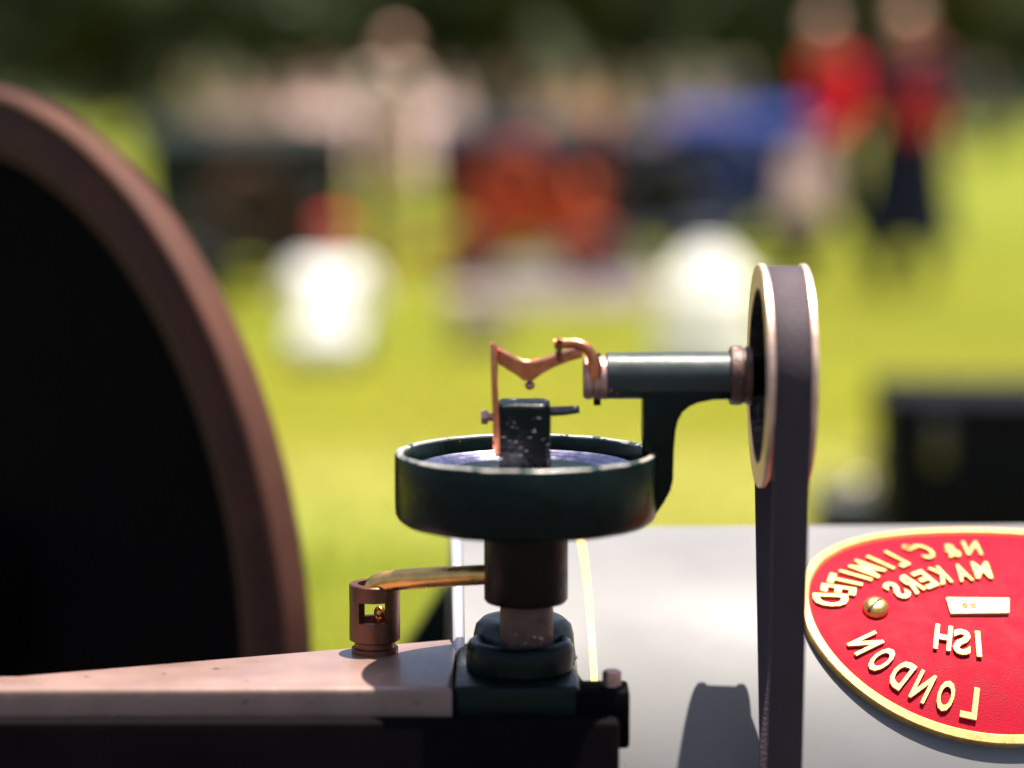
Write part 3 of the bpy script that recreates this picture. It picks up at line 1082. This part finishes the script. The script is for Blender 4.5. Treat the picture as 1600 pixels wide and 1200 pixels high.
trailer(ground(395, 16.6), R(4), 1.35, 0.80, 'trailer under a blackish green cover behind the dark green engine', (0.014, 0.020, 0.018), (0.02, 0.025, 0.025))
trailer(ground(830, 19.3), R(-3), 1.50, 0.78, 'trailer under a navy black cover behind the orange engine', (0.012, 0.018, 0.028), (0.10, 0.03, 0.015))
trailer(ground(1005, 21.8), R(5), 1.30, 0.72, 'trailer under a mauve grey cover behind the small black engine', (0.06, 0.05, 0.065), (0.02, 0.025, 0.035))
trailer(ground(1180, 20.6), R(-4), 1.45, 0.85, 'trailer under a deep blue cover behind the blue engine', (0.022, 0.036, 0.15), (0.08, 0.10, 0.22))


def ridge_tent(loc, rot, L, H, label, c):
    t = empty('ridge_tent', loc, label, 'tent', 'low ridge tents at the far side of the field')
    mc = mat('tent_canvas', c, 0.85, 0, 0.08, 2, 0.4, 6, spec=0.15)
    W = 0.85

    def part(nm, bm, m):
        o = link(nm, bm, m)
        o.parent = t
    for sgn in (-1, 1):
        bm = NB()
        nu, nv = 16, 8
        gr = [[bm.verts.new((-L / 2 + L * i / nu, sgn * W * (1 - j / nv) + sgn * .03 * math.sin(i * 1.1) * math.sin(math.pi * j / nv), .03 + (H - .03) * j / nv - .06 * math.sin(math.pi * j / nv) * (1 + .4 * math.sin(i * .8)) - .04 * math.sin(math.pi * i / nu) * j / nv))
               for i in range(nu + 1)] for j in range(nv + 1)]
        for j in range(nv):
            for i in range(nu):
                bm.faces.new((gr[j][i], gr[j][i + 1], gr[j + 1][i + 1], gr[j + 1][i]))
        bmesh.ops.solidify(bm, geom=bm.faces[:], thickness=0.006)
        part('roof_panel', bm, mc)
        bm = NB()
        prism(bm, [Vector((sgn * (L / 2 - .03), y, z)) for y, z in ((-W * .95, .02), (W * .95, .02), (0, H - .09))], (0.01, 0, 0))
        part('end_panel', bm, mc)
        bm = NB()
        tube(bm, [(sgn * L / 2, 0, H), (sgn * (L / 2 + .9), 0, 0)], .008, 6)
        part('guy_line', bm, M['bark'])
        bm = NB()
        tube(bm, [(sgn * (L / 2 - .01), 0, 0), (sgn * (L / 2 - .01), 0, H + .06)], .018, 8)
        part('pole', bm, M['bark'])
    t.rotation_euler.z = rot


ridge_tent(ground(590, 40.5), R(3), 2.8, 1.15, 'pale pink low tent beyond the cream shirted person', (0.82, 0.62, 0.58))
ridge_tent(ground(905, 41.5), R(-4), 1.5, 1.2, 'tan low tent beyond the navy covered trailer', (0.42, 0.27, 0.16))
ridge_tent(ground(1085, 42.0), R(4), 1.3, 1.2, 'mauve low tent beyond the blue covered trailer', (0.28, 0.18, 0.19))
ridge_tent(ground(395, 42.0), R(-3), 1.6, 1.15, 'dusty rose low tent beyond the dark green engine', (0.40, 0.27, 0.22))
# groundsheet under the orange engine
M['sheet'] = mat('lilac_grey_canvas', (0.12, 0.092, 0.105), 0.8, 0, 0.15, 3, 0.4, 8)
bm = NB()
ga, gb = ground(690, 14.4), ground(1015, 14.4)
gc, gd = ground(1030, 17.8), ground(705, 17.8)
ns = 20
vv = [[None] * (ns + 1) for _ in range(ns + 1)]
for j in range(ns + 1):
    for i in range(ns + 1):
        p = ga.lerp(gb, i / ns).lerp(gd.lerp(gc, i / ns), j / ns)
        vv[j][i] = bm.verts.new((p.x, p.y, 0.006 + 0.004 * (1 + mnoise.noise(p * 3))))
for j in range(ns):
    for i in range(ns):
        bm.faces.new((vv[j][i], vv[j][i + 1], vv[j + 1][i + 1], vv[j + 1][i]))
r_ = bmesh.ops.extrude_face_region(bm, geom=bm.faces[:])
for v in [x for x in r_['geom'] if isinstance(x, bmesh.types.BMVert)]:
    v.co.z -= 0.004
tag(link('groundsheet', bm, M['sheet']), 'pale lilac canvas groundsheet spread under the orange engine', 'groundsheet')

# ------------------------------------------------------------------ things on the grass
M['white_plastic'] = translucent(mat('white_plastic', (0.90, 0.88, 0.85), 0.45, 0, 0.03, 6), (0.95, 0.93, 0.90), 0.30)
drum = empty('water_drum', ground(1106, 11.0), 'white plastic water drum on the grass behind the governor arm', 'drum')
bm = NB()
lathe(bm, [(.0, .0), (.25, .0), (.262, .015), (.248, .10), (.240, .17), (.243, .18), (.240, .195), (.233, .205), (.208, .33), (.210, .34), (.206, .355), (.198, .365), (.176, .43), (.146, .49), (.11, .525), (.0, .54)], (0, 0, 0), seg=56, cap=False)
o = link('shell', bm, M['white_plastic']); o.parent = drum
bm = NB()
lathe(bm, [(.0, .525), (.09, .525), (.09, .555), (.08, .562), (.0, .562)], (0, 0, 0), seg=40, cap=False)
o = link('lid', bm, M['white_plastic']); o.parent = drum
for s in (-1, 1):
    bm = NB()
    tube(bm, smooth_path([(s * .180, -.05, .40), (s * .235, -.05, .41), (s * .235, .05, .41), (s * .180, .05, .40)], 5), .011, 10)
    o = link('handle', bm, M['white_plastic']); o.parent = drum

M['cream_enamel'] = mat('cream_enamel', (0.52, 0.42, 0.36), 0.5, 0, 0.1, 12)
bk = empty('bucket', ground(752, 12.0), 'pale cream bucket with wire handle on the grass beyond the copper lever', 'bucket')
bm = NB()
lathe(bm, [(.0, .0), (.115, .0), (.12, .01), (.165, .255), (.172, .262), (.172, .272), (.162, .272), (.155, .255), (.11, .03), (.0, .03)], (0, 0, 0), seg=48, cap=False)
o = link('body', bm, M['cream_enamel']); o.parent = bk
bm = NB()
tube(bm, smooth_path([(-.17, 0, .25), (-.165, -.09, .24), (-.10, -.18, .22), (0, -.20, .21), (.10, -.18, .22), (.165, -.09, .24), (.17, 0, .25)], 6), .005, 8)
o = link('handle', bm, M['steel']); o.parent = bk

# dark tool chest and oil can beyond the boiler
M['chest'] = mat('black_chest_paint', (0.006, 0.006, 0.009), 0.7, 0, 0.3, 8, spec=0.08)
gp = ground(1560, 6.6)
ch = empty('tool_chest', gp, 'black wooden tool chest standing on the grass behind the boiler', 'chest')


def chest(nm, bm, m=M['chest']):
    o = link(nm, bm, m)
    o.parent = ch
    return o


bm = NB(); box(bm, (-.33, -.22, .03), (.33, .22, .36), .008); chest('body', bm)
bm = NB(); box(bm, (-.34, -.23, .364), (.34, .23, .455), .012, 3); chest('lid', bm)
for x in (-.2, .2):
    bm = NB(); box(bm, (x - .02, -.236, .27), (x + .02, -.221, .40), .003); chest('hasp', bm, M['steel_dark'])
for x in (-.30, .26):
    bm = NB(); box(bm, (x, -.20, 0), (x + .05, .20, .031), .003); chest('runner', bm)
bm = NB(); tube(bm, smooth_path([(-.335, -.07, .26), (-.37, -.06, .24), (-.37, .06, .24), (-.335, .07, .26)], 5), .008, 8); chest('handle', bm, M['steel_dark'])
ch.rotation_euler.z = R(-3)
M['can'] = mat('slate_tin', (0.055, 0.055, 0.075), 0.4, 0.4, 0.2, 14)
can = empty('oil_can', ground(1315, 6.45), 'dark slate oil can with spout beside the black tool chest', 'can')
bm = NB(); box(bm, (-.085, -.06, 0), (.085, .06, .19), .012, 3); o = link('body', bm, M['can']); o.parent = can
bm = NB(); lathe(bm, [(.03, .185), (.03, .215), (.02, .222), (.0, .222)], (.04, 0, 0), seg=20, cap=False); o = link('cap', bm, M['steel_dark']); o.parent = can
bm = NB(); tube(bm, smooth_path([(-.07, 0, .185), (-.06, 0, .225), (-.02, 0, .23), (-.005, 0, .188)], 5), .007, 8); o = link('handle', bm, M['can']); o.parent = can

# ------------------------------------------------------------------ people


def seg_pts(bm, a, b, ra, rb, seg=12):
    a, b = Vector(a), Vector(b)
    d = b - a
    L = d.length
    t = d / L if L > 1e-6 else Vector((0, 0, 1))
    path, rad = [], []
    for k in range(5):
        q = math.pi / 2 * (1 - k / 4)
        path.append(a - t * ra * math.sin(q)); rad.append(max(ra * math.cos(q), 1e-3))
    for k in range(5):
        q = math.pi / 2 * k / 4
        path.append(b + t * rb * math.sin(q)); rad.append(max(rb * math.cos(q), 1e-3))
    tube(bm, path, rad, seg)


SK, TOP, TRO, SHO = 0, 1, 2, 3


def hand_bones(w, d, side, palm_n):
    """palm and five fingers from wrist w along d"""
    d = Vector(d).normalized()
    n = Vector(palm_n).normalized()
    s = d.cross(n).normalized()
    out = []
    for q in (-.018, 0, .018):
        out.append((w + d * .015 + s * q, w + d * .075 + s * q * 1.15, .017, .014, SK))
    for q, L in ((-.030, .055), (-.010, .072), (.010, .078), (.030, .066)):
        k0 = w + d * .085 + s * q
        k1 = k0 + d * L * .55 + n * .008
        out.append((k0, k1, .0105, .0100, SK))
        out.append((k1, k1 + d * L * .4 + n * .022, .0100, .0090, SK))
    b0 = w + d * .03 + s * (.030 * side)
    b1 = b0 + d * .035 + s * (.028 * side) + n * .012
    out.append((b0, b1, .013, .011, SK))
    out.append((b1, b1 + d * .03 + n * .012, .011, .0095, SK))
    return out


def body(joints, long_sleeve=True, name='body'):
    J = {k: Vector(v) for k, v in joints.items()}
    pel, che, nek, hd = J['pelvis'], J['chest'], J['neck'], J['head']
    fw_ = J.get('face', Vector((0, -1, 0))).normalized()
    lr = Vector((1, 0, 0))
    B = []
    B.append((pel - lr * .075, pel + lr * .075, .118, .118, TRO))
    mid = pel.lerp(che, .5)
    for s in (-1, 1):
        B.append((pel + lr * s * .06 + (che - pel) * .12, mid + lr * s * .055, .118, .108, TOP))
        B.append((mid + lr * s * .055, che + lr * s * .085, .108, .120, TOP))
    B.append((che + (nek - che) * .62 - lr * .155, che + (nek - che) * .62 + lr * .155, .068, .068, TOP))
    B.append((nek - (nek - che) * .3, hd - (hd - nek) * .4, .058, .052, SK))
    up = (hd - nek).normalized()
    B.append((hd - up * .02 + fw_ * .005, hd + up * .045 - fw_ * .012, .084, .092, SK))
    B.append((hd - up * .055 + fw_ * .040, hd - up * .062 + fw_ * .048, .050, .042, SK))
    B.append((hd + up * .008 + fw_ * .088, hd - up * .028 + fw_ * .104, .010, .016, SK))
    B.append((hd - up * .058 - lr * .016 + fw_ * .088, hd - up * .058 + lr * .016 + fw_ * .088, .0095, .0095, SK))
    for s in (-1, 1):
        ear = hd + lr * s * .092 - up * .005
        B.append((ear + up * .018, ear - up * .016, .014, .011, SK))
        sh = che + (nek - che) * .60 + lr * s * .185
        el, wr = J['elbow' + 'LR'[s > 0]], J['wrist' + 'LR'[s > 0]]
        B.append((sh, el, .060, .047, TOP))
        B.append((el, wr, .045, .031, TOP if long_sleeve else SK))
        B += hand_bones(wr + (wr - el).normalized() * .012, wr - el, -s, J.get('palm' + 'LR'[s > 0], Vector((-s, 0, 0))))
        hip = pel + lr * s * .095
        kn, ank = J['knee' + 'LR'[s > 0]], J['ankle' + 'LR'[s > 0]]
        B.append((hip, kn, .098, .066, TRO))
        B.append((kn, ank, .064, .050, TRO))
        toe = ank + J.get('toe' + 'LR'[s > 0], fw_ * .17 + Vector((0, 0, -.03)))
        B.append((ank - Vector((0, 0, .035)), toe, .046, .036, SHO))
    bm = NB()
    for a, b, ra, rb, m_ in B:
        seg_pts(bm, a, b, ra, rb)
    me = bpy.data.meshes.new('tmp')
    bm.to_mesh(me); bm.free()
    o = bpy.data.objects.new('tmp', me)
    COL.objects.link(o)
    md = o.modifiers.new('r', 'REMESH'); md.mode = 'VOXEL'; md.voxel_size = .0105
    ms = o.modifiers.new('s', 'SMOOTH'); ms.factor = .5; ms.iterations = 3
    dg = bpy.context.evaluated_depsgraph_get()
    out_ = bpy.data.meshes.new_from_object(o.evaluated_get(dg))
    bpy.data.objects.remove(o)
    out_.name = name
    nf = len(out_.polygons)
    cen = np.zeros(nf * 3); out_.polygons.foreach_get('center', cen); cen = cen.reshape(-1, 3)
    best = np.full(nf, 1e9); idx = np.zeros(nf, int)
    for a, b, ra, rb, m_ in B:
        a, b = np.array(a), np.array(b)
        ab = b - a
        t = np.clip(((cen - a) @ ab) / max(ab @ ab, 1e-9), 0, 1)
        dd = np.linalg.norm(cen - (a + t[:, None] * ab), axis=1) - (ra + (rb - ra) * t)
        w_ = dd < best
        best[w_] = dd[w_]; idx[w_] = m_
    out_.polygons.foreach_set('material_index', idx.tolist())
    out_.polygons.foreach_set('use_smooth', [True] * nf)
    for _ in range(4):
        out_.materials.append(None)
    return out_, hd, up, fw_


POSES = {}
POSES['stand'] = body(dict(pelvis=(0, 0, .94), chest=(0, .01, 1.27), neck=(0, .01, 1.46), head=(0, -.015, 1.60), elbowL=(-.27, .02, 1.13), elbowR=(.27, .02, 1.13), wristL=(-.28, -.08, .90), wristR=(.28, -.08, .90),
                           kneeL=(-.10, -.01, .51), kneeR=(.11, -.01, .51), ankleL=(-.11, .02, .085), ankleR=(.13, .02, .085)))
POSES['walk'] = body(dict(pelvis=(0, 0, .92), chest=(0, -.03, 1.25), neck=(0, -.05, 1.44), head=(0, -.09, 1.58), elbowL=(-.26, .10, 1.12), elbowR=(.27, -.10, 1.12), wristL=(-.27, .14, .88), wristR=(.29, -.26, .98),
                          kneeL=(-.09, -.14, .53), kneeR=(.09, .05, .49), ankleL=(-.09, -.22, .10), ankleR=(.09, .30, .16), toeR=(0, -.15, -.09)))
POSES['lean'] = body(dict(pelvis=(0, .03, .93), chest=(0, -.05, 1.25), neck=(0, -.10, 1.43), head=(0, -.16, 1.56), elbowL=(-.25, -.10, 1.12), elbowR=(.27, .08, 1.13), wristL=(-.10, -.27, 1.10), wristR=(.26, .02, .90),
                          kneeL=(-.11, -.02, .51), kneeR=(.11, .02, .50), ankleL=(-.14, .03, .085), ankleR=(.13, .06, .085)))
# sitting on the grass with the knees drawn up, seen from behind (faces away: +Y)
POSES['sit'] = body(dict(pelvis=(0, 0, .125), chest=(0, .16, .42), neck=(0, .27, .56), head=(0, .33, .67), face=(0, 1, -.25), elbowL=(-.27, .25, .36), elbowR=(.27, .25, .36), wristL=(-.10, .46, .38), wristR=(.10, .46, .40),
                         palmL=(0, -1, 0), palmR=(0, -1, 0), kneeL=(-.13, .42, .46), kneeR=(.13, .42, .46), ankleL=(-.12, .60, .085), ankleR=(.12, .60, .085), toeL=(0, .17, -.03), toeR=(0, .17, -.03)), long_sleeve=False)

M['skin'] = mat('skin', (0.55, 0.30, 0.22), 0.5, 0, 0.06, 12)
M['hair'] = mat('brown_hair', (0.05, 0.032, 0.022), 0.6, 0, 0.3, 60)
M['shoe'] = mat('dark_shoes', (0.025, 0.02, 0.02), 0.5)
M['eye'] = mat('eye', (0.03, 0.025, 0.02), 0.2)
cloth_cache = {}


def cloth(c):
    c = tuple(c)
    if c not in cloth_cache:
        cloth_cache[c] = mat('cloth', c, 0.85, 0, 0.1, 5, 0.3, 40, spec=0.2)
    return cloth_cache[c]


def person(pose, loc, rot, top, trousers, label, scale=1.0, hat=None, group=None, hair=M['hair']):
    me, hd, up, fw_ = POSES[pose]
    t = empty('person', loc, label, 'person', group)
    o = bpy.data.objects.new('body', me)
    COL.objects.link(o)
    for i, m_ in enumerate((M['skin'], cloth(top), cloth(trousers), M['shoe'])):
        o.material_slots[i].link = 'OBJECT'
        o.material_slots[i].material = m_
    o.parent = t
    lr = Vector((1, 0, 0))
    bm = NB()
    ball(bm, hd + up * .032 - fw_ * .022, .1, 20, (.99, 1.06, 1.02))
    cut = [v for v in bm.verts if (v.co - hd).dot(fw_) > .055 - .6 * max(0, (v.co - hd).dot(up) - .03) * -1 and (v.co - hd).dot(up) < .085 or (v.co - hd).dot(up) < -.045]
    bmesh.ops.delete(bm, geom=cut, context='VERTS')
    h = link('hair', bm, hair)
    h.parent = t
    for s in (-1, 1):
        bm = NB()
        ball(bm, hd + fw_ * .0865 + lr * s * .032 + up * .012, .0095, 10)
        e = link('eye', bm, M['eye'])
        e.parent = t
    if hat:
        bm = NB()
        c = hd + up * .055 - fw_ * .012
        lathe(bm, [(.125, -.012), (.108, .0), (.106, .03), (.095, .062), (.06, .085), (.0, .092)], c, frame=(lr, up.cross(lr), up), seg=28, cap=False)
        prism(bm, [c + lr * (.09 * math.cos(a)) + fw_ * (.08 + .10 * math.sin(a)) for a in [math.pi * k / 10 for k in range(11)]], up * .008)
        k = link('cap', bm, cloth(hat))
        k.parent = t
    t.rotation_euler.z = rot
    t.scale = (scale,) * 3
    return t


person('sit', ground(505, 11.1), R(-6), (0.86, 0.84, 0.81), (0.80, 0.78, 0.76), 'person in white shirt and red cap sitting on grass, back turned', 0.84, (0.50, 0.02, 0.02))
translucent(cloth((0.86, 0.84, 0.81)), (0.9, 0.88, 0.84), 0.3)
pr = person('walk', ground(1300, 15.7), R(-55), (0.62, 0.010, 0.018), (0.012, 0.013, 0.03), 'walking person in bright red jacket carrying a white bag', 1.04)
nav = person('stand', ground(1412, 15.4), R(-20), (0.012, 0.013, 0.035), (0.010, 0.011, 0.028), 'standing person in navy coat with red shoulder bag', 1.05)
bm = NB()
lathe(bm, [(.175, 1.06), (.215, .92), (.26, .65), (.31, .30), (.30, .295), (.25, .65), (.20, .92), (.165, 1.05)], (0, 0, 0), frame=(Vector((1, 0, 0)), Vector((0, .72, 0)), Vector((0, 0, 1))), seg=40, closed=True, wob=0.01)
o = link('coat_skirt', bm, cloth((0.012, 0.013, 0.035))); o.parent = nav
# white carrier bag hanging from the red walker's hand
M['bag'] = mat('white_carrier_bag', (0.80, 0.62, 0.60), 0.6, 0, 0.06, 10, 0.5, 12)
translucent(M['bag'], (0.9, 0.72, 0.7), 0.4)
bp_ = ground(1258, 15.3)
bag = empty('carrier_bag', bp_ + Vector((0, 0, 0.46)), 'pinkish white carrier bag hanging beside the red jacketed walker', 'bag')
bm = NB()
box(bm, (-.17, -.07, 0), (.17, .07, .42), .03, 3)
bmesh.ops.subdivide_edges(bm, edges=bm.edges[:], cuts=2, use_grid_fill=True)
for v in bm.verts:
    tq = v.co.z / .42
    v.co.y *= 1.25 - .95 * tq
    v.co.x *= 1.05 - .22 * tq
    v.co += Vector((mnoise.noise(v.co * 9), mnoise.noise(v.co * 9 + Vector((3, 3, 0))), 0)) * .018
o = link('pouch', bm, M['bag']); o.parent = bag
for y in (-.012, .012):
    bm = NB()
    tube(bm, smooth_path([(-.10, y, .41), (-.05, y, .50), (.03, y * .4, .545), (.07, y, .50), (.10, y, .41)], 5), .007, 8)
    o = link('handle', bm, M['bag']); o.parent = bag
# red shoulder bag on the navy coat
M['redbag'] = mat('red_canvas', (0.58, 0.012, 0.02), 0.7, 0, 0.1, 12, 0.3, 60)
rb_ = ground(1432, 15.15)
sbag = empty('shoulder_bag', rb_ + Vector((0, 0, 1.02)), 'bright red shoulder bag worn across the navy coat', 'bag')
bm = NB()
box(bm, (-.15, -.05, 0), (.15, .05, .24), .03, 3)
o = link('pouch', bm, M['redbag']); o.parent = sbag
bm = NB()
box(bm, (-.152, -.06, .10), (.152, -.045, .245), .006)
o = link('flap', bm, M['redbag']); o.parent = sbag
bm = NB()
tube(bm, smooth_path([(-.14, 0, .20), (-.05, .0, .42), (.08, .06, .52), (.16, .14, .50)], 6), .014, 8)
o = link('strap', bm, M['redbag']); o.parent = sbag
person('lean', ground(603, 17.2), R(30), (0.62, 0.50, 0.40), (0.42, 0.30, 0.17), 'person in cream shirt and tan trousers standing beyond the copper lever')
GRP = 'onlookers standing at the far side of the field'
crowd = [(300, (0.30, 0.24, 0.10), (0.10, 0.09, 0.05), 'olive shirt'), (372, (0.42, 0.28, 0.22), (0.12, 0.10, 0.09), 'brown pink shirt'), (445, (0.52, 0.34, 0.30), (0.06, 0.05, 0.06), 'rose shirt'), (500, (0.62, 0.42, 0.38), (0.10, 0.09, 0.10), 'pale pink shirt'),
         (560, (0.72, 0.56, 0.50), (0.30, 0.24, 0.14), 'shell pink shirt'), (640, (0.78, 0.72, 0.76), (0.34, 0.32, 0.14), 'lilac white shirt'), (700, (0.58, 0.42, 0.38), (0.30, 0.30, 0.12), 'faded pink shirt'), (775, (0.20, 0.13, 0.11), (0.03, 0.03, 0.05), 'dark brown jacket'),
         (835, (0.10, 0.08, 0.08), (0.03, 0.03, 0.04), 'black jumper'), (895, (0.46, 0.30, 0.18), (0.12, 0.09, 0.08), 'tan shirt'), (950, (0.52, 0.38, 0.24), (0.14, 0.11, 0.10), 'beige shirt'), (1030, (0.24, 0.18, 0.19), (0.05, 0.05, 0.07), 'mauve grey jumper'),
         (1090, (0.36, 0.25, 0.26), (0.06, 0.06, 0.10), 'dusty mauve shirt'), (1155, (0.05, 0.06, 0.16), (0.03, 0.03, 0.06), 'navy blue jumper'), (1530, (0.06, 0.07, 0.12), (0.03, 0.03, 0.05), 'slate jumper')]
for i, (px, c1, c2, what) in enumerate(crowd):
    person(('stand', 'lean', 'walk')[i % 3], ground(px, 46 + random.uniform(-2.5, 2.5)), R(random.uniform(-70, 70)), c1, c2, f'far onlooker in {what} at the field edge', random.uniform(.94, 1.05), group=GRP)
